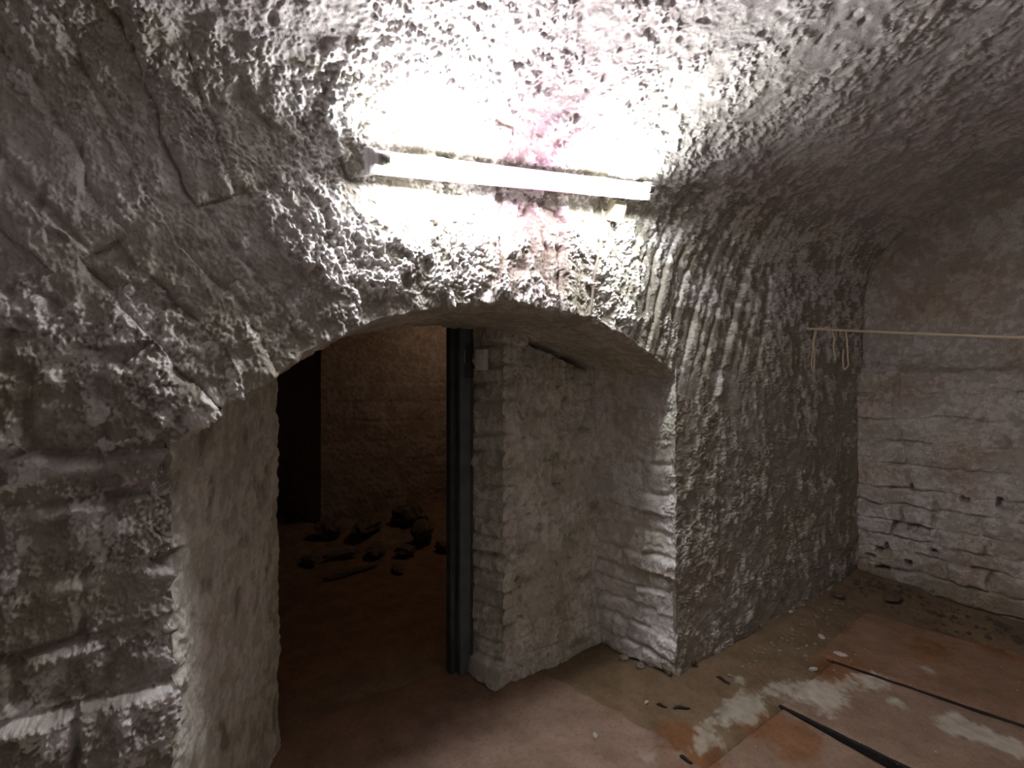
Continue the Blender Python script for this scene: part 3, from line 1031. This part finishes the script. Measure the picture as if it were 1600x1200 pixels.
def tube_mesh(name, pts, r, sides=8, taper=None):
    pts = np.array(pts, float)
    n = len(pts)
    tan = nrm(np.gradient(pts, axis=0))
    ref = np.array([0.3, 0.2, 0.93])
    V, F = [], []
    for i in range(n):
        a = np.cross(tan[i], ref)
        if np.linalg.norm(a) < 1e-3:
            a = np.cross(tan[i], [1, 0, 0])
        a /= np.linalg.norm(a)
        b = np.cross(tan[i], a)
        rr = r * (taper[i] if taper is not None else 1)
        for k in range(sides):
            t = 2 * math.pi * k / sides
            V.append(pts[i] + rr * (math.cos(t) * a + math.sin(t) * b))
    for i in range(n - 1):
        for k in range(sides):
            F.append((i * sides + k, i * sides + (k + 1) % sides, (i + 1) * sides + (k + 1) % sides, (i + 1) * sides + k))
    V += [pts[0], pts[-1]]
    c0, c1 = len(V) - 2, len(V) - 1
    for k in range(0, sides, 1):
        F.append((c0, (k + 1) % sides, k, k))
        F.append((c1, (n - 1) * sides + k, (n - 1) * sides + (k + 1) % sides, (n - 1) * sides + (k + 1) % sides))
    me = bpy.data.meshes.new(name)
    me.from_pydata([tuple(v) for v in V], [], [tuple(dict.fromkeys(f)) for f in F])
    me.polygons.foreach_set('use_smooth', [True] * len(me.polygons))
    return me


def smooth_path(pts, n=8):
    return catmull(np.array(pts, float), n)


def empty(name, matrix):
    o = bpy.data.objects.new(name, None)
    o.empty_display_size = 0.05
    COL.objects.link(o)
    o.matrix_world = matrix
    return o


def frame(origin, ax, nz):
    """matrix with local x along ax and local z along nz"""
    ax = Vector(ax).normalized()
    nz = Vector(nz)
    nz = (nz - ax * nz.dot(ax)).normalized()
    ay = nz.cross(ax)
    m = Matrix((ax, ay, nz)).transposed().to_4x4()
    m.translation = Vector(origin)
    return m


def T(x, y, z):
    return Matrix.Translation((x, y, z))


# ------------------------------------------------------------------ fluorescent lamp
def lamp_point(px, py, y):
    return on_plane_y(px, py, y)


tl, tr = lamp_point(583, 247, -0.165), lamp_point(1024, 297, -0.218)
ln = float(np.linalg.norm(tr - tl))
nrm_l = Vector((0, -0.90, -0.44))
LM = frame((tl + tr) / 2, tr - tl, nrm_l)
LM = LM @ T(0, 0, -0.058)             # origin on the back of the batten
lamp_o = empty('fluorescent_lamp', LM)
tag(lamp_o, 'lit white fluorescent batten lamp above the arch', 'lamp')
link('housing', box_mesh('housing', (ln - 0.02, 0.066, 0.034), 0.004), M_ENAMEL, lamp_o, T(0, -0.012, 0.006))
for s in (-1, 1):
    link('mounting_block', box_mesh('mounting_block', (0.09, 0.045, 0.10), 0.004), M_GREYPL, lamp_o, T(s * ln * 0.32, 0.0, -0.060))
    link('end_cap', box_mesh('end_cap', (0.020, 0.070, 0.046), 0.004), M_GREYPL, lamp_o, T(s * (ln / 2 - 0.002), -0.008, 0.014))
    hold = link('lamp_holder', box_mesh('lamp_holder', (0.022, 0.034, 0.050), 0.006, 3), M_GREYPL, lamp_o, T(s * (ln / 2 - 0.022), 0, 0.042))
    link('rotor', tube_mesh('rotor', [(-0.008, 0, 0), (0, 0, 0), (0.006, 0, 0)], 0.012, 14), M_PLASTIC, hold, T(-s * 0.011, 0, 0.014))
tm = tube_mesh('tube', [(x, 0, 0) for x in np.linspace(-ln / 2 + 0.040, ln / 2 - 0.040, 12)], 0.0145, 20)
tb = link('tube', tm, M_TUBE, lamp_o, T(0, 0, 0.058))
tb['label'] = 'glowing glass tube, pinkish in the middle'
for s in (-1, 1):
    link('tube_collar', tube_mesh('tube_collar', [(-0.012, 0, 0), (0, 0, 0), (0.012, 0, 0)], 0.0152, 20), M_METAL, lamp_o,
         T(s * (ln / 2 - 0.034), 0, 0.058))


# ------------------------------------------------------------------ junction box, cables, hook
def surf_y(h, x=1.3):
    s = np.linspace(0, 2.9, 600)
    y, z, ny, nz = at_s(s)
    return float(np.interp(h, z + rise(x, z), y))


jp, jn = surf(954, 329, 0.004, 7)
jb = empty('junction_box', frame(jp, (1, 0, 0), tuple(jn)))
tag(jb, 'small square white junction box under the right end of the lamp', 'junction box')
link('box', box_mesh('box', (0.066, 0.084, 0.044), 0.004), M_PLASTIC, jb, T(0, 0, 0.010))
lid = link('lid', box_mesh('lid', (0.068, 0.086, 0.010), 0.003), M_PLASTIC, jb, T(0, 0, 0.036))
for sx, sy in ((-1, -1), (1, 1)):
    link('screw', tube_mesh('screw', [(0, 0, 0), (0, 0, 0.003), (0, 0, 0.005)], 0.004, 8), M_METAL, lid, T(sx * 0.026, sy * 0.034, 0.003))
link('cable_gland', tube_mesh('cable_gland', [(0, 0.040, 0), (0, 0.050, 0), (0, 0.056, 0)], 0.010, 10), M_PLASTIC, jb, T(0.0, 0, 0.012))

cp = []
for k, (px, py) in enumerate([(938, 300), (937, 320), (937, 345), (936, 370), (932, 395), (927, 420), (922, 445), (921, 465), (919, 482), (918, 494)]):
    cp.append(surf(px, py, 0.004, 7)[0])
cp = np.array(cp)
cp[0] = cp[1] + (cp[1] - cp[2]) * 0.7
cp[1:-1] = 0.5 * cp[1:-1] + 0.25 * (cp[:-2] + cp[2:])
cp = list(cp)
cable = empty('cable', Matrix.Translation(cp[0]))
tag(cable, 'white cable running from the lamp down to the arch edge', 'cable')
cpl = smooth_path(np.array(cp) - cp[0])
link('sheath', tube_mesh('sheath', cpl, 0.0055, 8), M_CABLE, cable)
q = np.array(cp[6]) - cp[0]
link('clip', box_mesh('clip', (0.036, 0.014, 0.010), 0.002), M_GREYPL, cable, T(q[0] - 0.004, q[1] + 0.002, q[2]))
link('clip', box_mesh('clip', (0.022, 0.012, 0.009), 0.002), M_GREYPL, cable, T(*(np.array(cp[3]) - cp[0] + [0.0, 0.002, 0])))

wp = [surf(px, py, 0.006, 6)[0] for px, py in [(950, 350), (950, 360), (947, 374), (951, 387), (959, 400)]]
wr = empty('loose_wires', Matrix.Translation(wp[0]))
tag(wr, 'short loose wires hanging out of the junction box', 'wires')
link('wire', tube_mesh('wire', smooth_path(np.array(wp) - wp[0]), 0.0022, 6), M_COPPER, wr)
wq = [p + np.array([0.012 * k / 2, 0.0, -0.006 * k]) for k, p in enumerate(wp)]
o = link('wire', tube_mesh('wire', smooth_path(np.array(wq) - wp[0]), 0.0022, 6), M_CABLE, wr)
o['label'] = 'white loose wire'

hk = surf(932, 490, 0.004, 4)[0]
hook = link('hook', tube_mesh('hook', smooth_path([(-0.004, 0.03, 0.030), (-0.006, -0.002, 0.026), (-0.008, -0.008, 0.010), (-0.002, -0.010, -0.012),
                                                   (0.010, -0.010, -0.014), (0.016, -0.010, -0.002)]), 0.0026, 6), M_RUSTY, None, Matrix.Translation(hk))
tag(hook, 'dark bent iron hook at the arch edge below the cable', 'hook')

# ------------------------------------------------------------------ line with loose strings, across the vault
r0 = on_plane_y(1262, 514, 0.02)
rp = []
for k, (px, py) in enumerate([(1258, 513.5), (1300, 515.5), (1400, 520), (1500, 524), (1600, 527.5), (1700, 528)]):
    u = ray_u(px)
    rp.append(on_plane_x(px, py, 3.36 - 0.01 * k))
rp = np.array(rp)
e_ = rp[-1] + np.array([0.01, -2.0, 0.22])
rope = empty('washing_line', Matrix.Translation(rp[0]))
tag(rope, 'thin pale line stretched from the wall across the right corner', 'line')
full = [rp[0] + np.array([0.0, 0.08, 0.003])] + list(rp) + [rp[-1] + np.array([0, -0.5, 0.01]), e_]
link('cord', tube_mesh('cord', smooth_path(np.array(full) - rp[0]), 0.0078, 8), M_ROPE, rope)
for pts, n_ in (([(1274, 516), (1271, 530), (1270, 550), (1268, 566), (1269, 579)], 0), ([(1276, 516), (1272, 535), (1273, 552), (1272, 570), (1272, 582)], 1),
                ([(1300, 516), (1304, 530), (1302, 540), (1306, 563)], 2), ([(1322, 518), (1324, 540), (1325, 560), (1326, 571)], 3),
                ([(1326, 571), (1319, 577), (1317, 560), (1318, 546)], 4), ([(1276, 515), (1285, 513), (1295, 514), (1303, 516)], 5)):
    sp = np.array([on_plane_x(px, py, 3.352) for px, py in pts])
    link('string', tube_mesh('string', smooth_path(sp - rp[0]), 0.0046, 6), M_ROPE, rope)
link('knot', tube_mesh('knot', smooth_path(np.array([(0, 0.0, 0.006), (0.008, -0.02, 0.008), (0.0, -0.04, -0.008), (-0.006, -0.06, 0.006), (0.0, -0.08, 0)]) +
                                           (on_plane_x(1276, 515, 3.352) - rp[0])), 0.005, 8), M_ROPE, rope)

# ------------------------------------------------------------------ door frame post
door = empty('door_1', T(1.078, 0.66, 0))
tag(door, 'dark green wooden door post at the right of the doorway', 'door', kind='structure')
link('post', box_mesh('post', (0.078, 0.09, 1.90), 0.005), M_POST, door, T(0.016, 0.0, 0.95))
o = link('door_stop', box_mesh('door_stop', (0.030, 0.055, 1.90), 0.004), M_POSTD, door, T(-0.042, 0.022, 0.95))
link('post_bead', box_mesh('post_bead', (0.012, 0.012, 1.88), 0.004, 3), M_POSTD, door, T(0.044, -0.046, 0.94))
link('keeper_plate', box_mesh('keeper_plate', (0.012, 0.006, 0.07), 0.002), M_METAL, door, T(0.004, -0.047, 1.64))
link('hinge', box_mesh('hinge', (0.05, 0.008, 0.18), 0.003), M_POSTD, door, T(0.028, -0.048, 1.62))

# ------------------------------------------------------------------ light switch on the jamb, with its cable
sw_p = np.array([(0.42 * JX + 0.58 * JX2) - 0.020, 0.42 * JY + 0.58 * JY2 - 0.012, 1.622])
sw = empty('light_switch', frame(sw_p, (JX - JX2, JY - JY2, 0), tuple(nj)))
tag(sw, 'small pale switch box on the jamb beside the door post', 'switch')
link('box', box_mesh('box', (0.060, 0.105, 0.034), 0.005), M_ENAMEL, sw, T(0, 0, 0.004))
rk = link('rocker', box_mesh('rocker', (0.026, 0.060, 0.010), 0.003), M_ENAMEL, sw, T(0.0, 0, 0.024))
sc_p = [np.array([0, 0.05, 0.006]), np.array([0.0, 0.09, 0.010]), np.array([0.015, 0.14, 0.012]), np.array([0.05, 0.19, 0.010]), np.array([0.07, 0.23, 0.004])]
swc = empty('switch_cable', sw.matrix_world.copy())
tag(swc, 'short pale cable rising from the switch box to the soffit', 'cable')
link('sheath', tube_mesh('sheath', smooth_path(sc_p), 0.005, 8), M_CABLE, swc)


# ------------------------------------------------------------------ loose bits on the floor
def rock_mesh(name, r, seed, sub=2, flat=0.6, rough=0.35):
    import bmesh
    bm = bmesh.new()
    bmesh.ops.create_icosphere(bm, subdivisions=sub, radius=1)
    V = np.array([v.co[:] for v in bm.verts])
    rr = np.random.default_rng(seed)
    sc = np.array(r) * (0.85 + 0.3 * rr.random(3)) if np.ndim(r) == 0 else np.array(r)
    for _ in range(7):                      # knock flat faces off
        n = nrm(rr.normal(size=3))
        dcut = 0.62 + 0.25 * rr.random()
        k = V @ n - dcut
        V = V - np.maximum(k, 0)[:, None] * n
    V = V * (1 + rough * 0.5 * perlin(V, 1.9, seed)[:, None])
    V = V * sc
    V[:, 2] *= flat if np.ndim(r) == 0 else 1
    for v, c in zip(bm.verts, V):
        v.co = c
    me = bpy.data.meshes.new(name)
    bm.to_mesh(me)
    bm.free()
    return me


def floor_z(x, y):
    i, j = np.argmin(np.abs(fx - x)), np.argmin(np.abs(fy - y))
    return float(d_f[i, j])


def bit(name, px, py, size, seed, mat, label, cat, lift=None, flat=0.5, group=None, rough=0.35, sub=2):
    p = on_floor(px, py)
    me = rock_mesh(name, size, seed, sub, flat, rough)
    o = link(name, me, mat)
    zmin = min(v.co.z for v in me.vertices)
    z = (floor_z(p[0], p[1]) if lift is None else lift) - zmin - 0.003
    o.location = (p[0], p[1], z)
    o.rotation_euler = (0, 0, seed * 1.3)
    return tag(o, label, cat, group)


SL = 0.012
bit('lime_chip', 930, 1156, (0.018, 0.011, 0.010), 1, M_CHIP, 'single white lime chip lying on the bare pale screed', 'chip', SL)
bit('lime_chip', 1270, 1047, (0.026, 0.014, 0.012), 2, M_CHIP, 'elongated white lime chip just behind the pale salt stain', 'chip')
bit('lime_chip', 1284, 996, (0.026, 0.018, 0.010), 3, M_CHIP, 'white lime crumb farthest from the slabs in mid floor', 'chip')
bit('lime_chip', 1312, 1024, (0.040, 0.022, 0.012), 4, M_CHIP, 'flat pale lime flake at the head of the upper black joint', 'chip')
bit('lime_chip', 1010, 1100, (0.016, 0.010, 0.008), 5, M_CHIP, 'pale chip beside the two dark wood splinters', 'chip')
bit('stone_shard', 1042, 1052, (0.040, 0.030, 0.045), 6, M_GREYROCK, 'grey stone shard leaning at the foot of the right arch jamb', 'stone')
bit('stone_shard', 1083, 1047, (0.022, 0.016, 0.026), 7, M_DARKROCK, 'small dark shard at the right arch jamb base', 'stone')
bit('stone_shard', 1278, 928, (0.035, 0.022, 0.022), 8, M_GREYROCK, 'grey stone against the wall foot near the far corner', 'stone')
bit('stone_shard', 1310, 935, (0.045, 0.030, 0.026), 9, M_DARKROCK, 'brown stone lump in the far corner', 'stone')
bit('stone_shard', 1236, 962, (0.020, 0.014, 0.012), 10, M_CHIP, 'light chip near the foot of the right wall', 'chip')
bit('stone_shard', 975, 1030, (0.030, 0.020, 0.016), 14, M_GREYROCK, 'flat grey flake at the foot of the right arch cheek', 'stone')
bit('stone_shard', 1000, 1042, (0.026, 0.022, 0.014), 15, M_GREYROCK, 'rounded grey flake on the floor below the arch cheek', 'stone')
bit('stone_shard', 1470, 990, (0.10, 0.05, 0.030), 16, M_DARKROCK, 'dark flat rubble slab on the bank below the end wall', 'stone')
bit('stone_shard', 1395, 940, (0.10, 0.05, 0.035), 17, M_DARKROCK, 'dark rubble lump at the foot of the end wall', 'stone')
for k, (pa, pb, lb) in enumerate([((1026, 1103), (1042, 1107), 'shorter dark wood splinter on the brown floor'),
                                  ((1052, 1108), (1078, 1108), 'longer dark wood splinter on the brown floor'),
                                  ((1120, 1060), (1140, 1070), 'dark wood splinter behind the white salt stain'),
                                  ((1062, 1188), (1082, 1199), 'dark crack-like splinter at the edge of the screed')]):
    a, b = on_floor(*pa), on_floor(*pb)
    z = max(floor_z(a[0], a[1]), floor_z(b[0], b[1]), SL if k == 3 else -1) + 0.005
    m = (a + b) / 2
    pts = [a - m, (a - m) * 0.4 + np.array([0.004, 0.004, 0.002]), (b - m) * 0.5 + np.array([-0.003, 0.003, 0.001]), b - m]
    o = link('wood_splinter', tube_mesh('wood_splinter', smooth_path(pts, 4), 0.007, 6, np.interp(np.linspace(0, 1, 13), [0, 0.4, 1], [0.5, 1, 0.4])), M_TWIG,
             None, T(m[0], m[1], z))
    tag(o, lb, 'splinter')

# crumbs of lime and grit, far too many to count
def crumbs(name, n, area, mat, r0, r1, seed, label):
    rr = np.random.default_rng(seed)
    base = np.array([(0, 0, 1), (1, 0, 0), (0, 1, 0), (-1, 0, 0), (0, -1, 0), (0, 0, -1)], float)
    fb = np.array([(0, 1, 2), (0, 2, 3), (0, 3, 4), (0, 4, 1), (5, 2, 1), (5, 3, 2), (5, 4, 3), (5, 1, 4)])
    V, F = [], []
    while len(V) < n:
        x, y = area(rr)
        r = r0 + (r1 - r0) * rr.random() ** 3
        a = rr.random() * 6.28
        R = np.array([[math.cos(a), -math.sin(a), 0], [math.sin(a), math.cos(a), 0], [0, 0, 1]])
        b = (base * (0.7 + 0.6 * rr.random((6, 1)))) * [r, r * (0.5 + 0.5 * rr.random()), r * 0.55]
        z = floor_z(x, y)
        if y < -0.40 and 1.4 < x < 3.6:
            z = 0.006
        elif x < 1.5 and x > 0.2:
            z = 0.013
        F.append(fb + 6 * len(V))
        V.append(b @ R.T + [x, y, z + r * 0.2])
    o = link(name, np_mesh(name, np.concatenate(V), np.concatenate(F), smooth=False), mat)
    return tag(o, label, 'grit', kind='stuff')


def near_wall(r):
    while True:
        x = 2.0 + 1.65 * r.random()
        y = -abs(r.normal(0, 0.12)) - 0.02
        if -0.36 < y < -0.07:
            return x, y


def open_floor(r):
    return 1.3 + 2.2 * r.random(), -1.1 + 0.70 * r.random()


def end_foot(r):
    return max(3.72, 4.13 - abs(r.normal(0, 0.16))), -0.05 - 1.2 * r.random()


crumbs('grit', 200, near_wall, M_GREYROCK, 0.003, 0.014, 1, 'grey masonry grit strewn along the foot of the right wall')
crumbs('lime_crumbs', 130, open_floor, M_CHIP, 0.002, 0.007, 2, 'tiny white lime crumbs strewn over the open floor')
crumbs('dirt_clods', 320, end_foot, M_DARKROCK, 0.006, 0.030, 3, 'dark earth clods banked along the foot of the end wall')

# rubble heaped against the passage wall
RUB = [(486, 878, (0.13, 0.07, 0.035)), (533, 873, (0.16, 0.06, 0.030)), (588, 866, (0.15, 0.09, 0.055)), (632, 868, (0.09, 0.08, 0.05)),
       (660, 850, (0.15, 0.11, 0.11)), (694, 862, (0.10, 0.07, 0.05)), (548, 897, (0.21, 0.045, 0.022)), (622, 893, (0.10, 0.05, 0.025)),
       (512, 843, (0.13, 0.12, 0.08)), (575, 838, (0.22, 0.12, 0.09)), (640, 822, (0.22, 0.13, 0.12))]
RL = ['leftmost rubble stone of the heap in the passage', 'long low rubble stone second in the passage heap', 'middle rubble stone of the front row in the passage',
      'rubble stone right of the middle in the passage heap', 'tall rubble stone near the door post in the passage', 'rubble stone beside the door post in the passage',
      'flat stone lying loose before the passage heap', 'second flat stone loose before the passage heap', 'rear left rubble stone at the passage wall',
      'rear middle rubble stone at the passage wall', 'rear right rubble stone at the passage wall']
for k, ((px, py, sz), lb) in enumerate(zip(RUB, RL)):
    bit('rubble_stone', px, py, sz, 40 + k, M_DARKROCK, lb, 'stone', rough=0.9, sub=3)
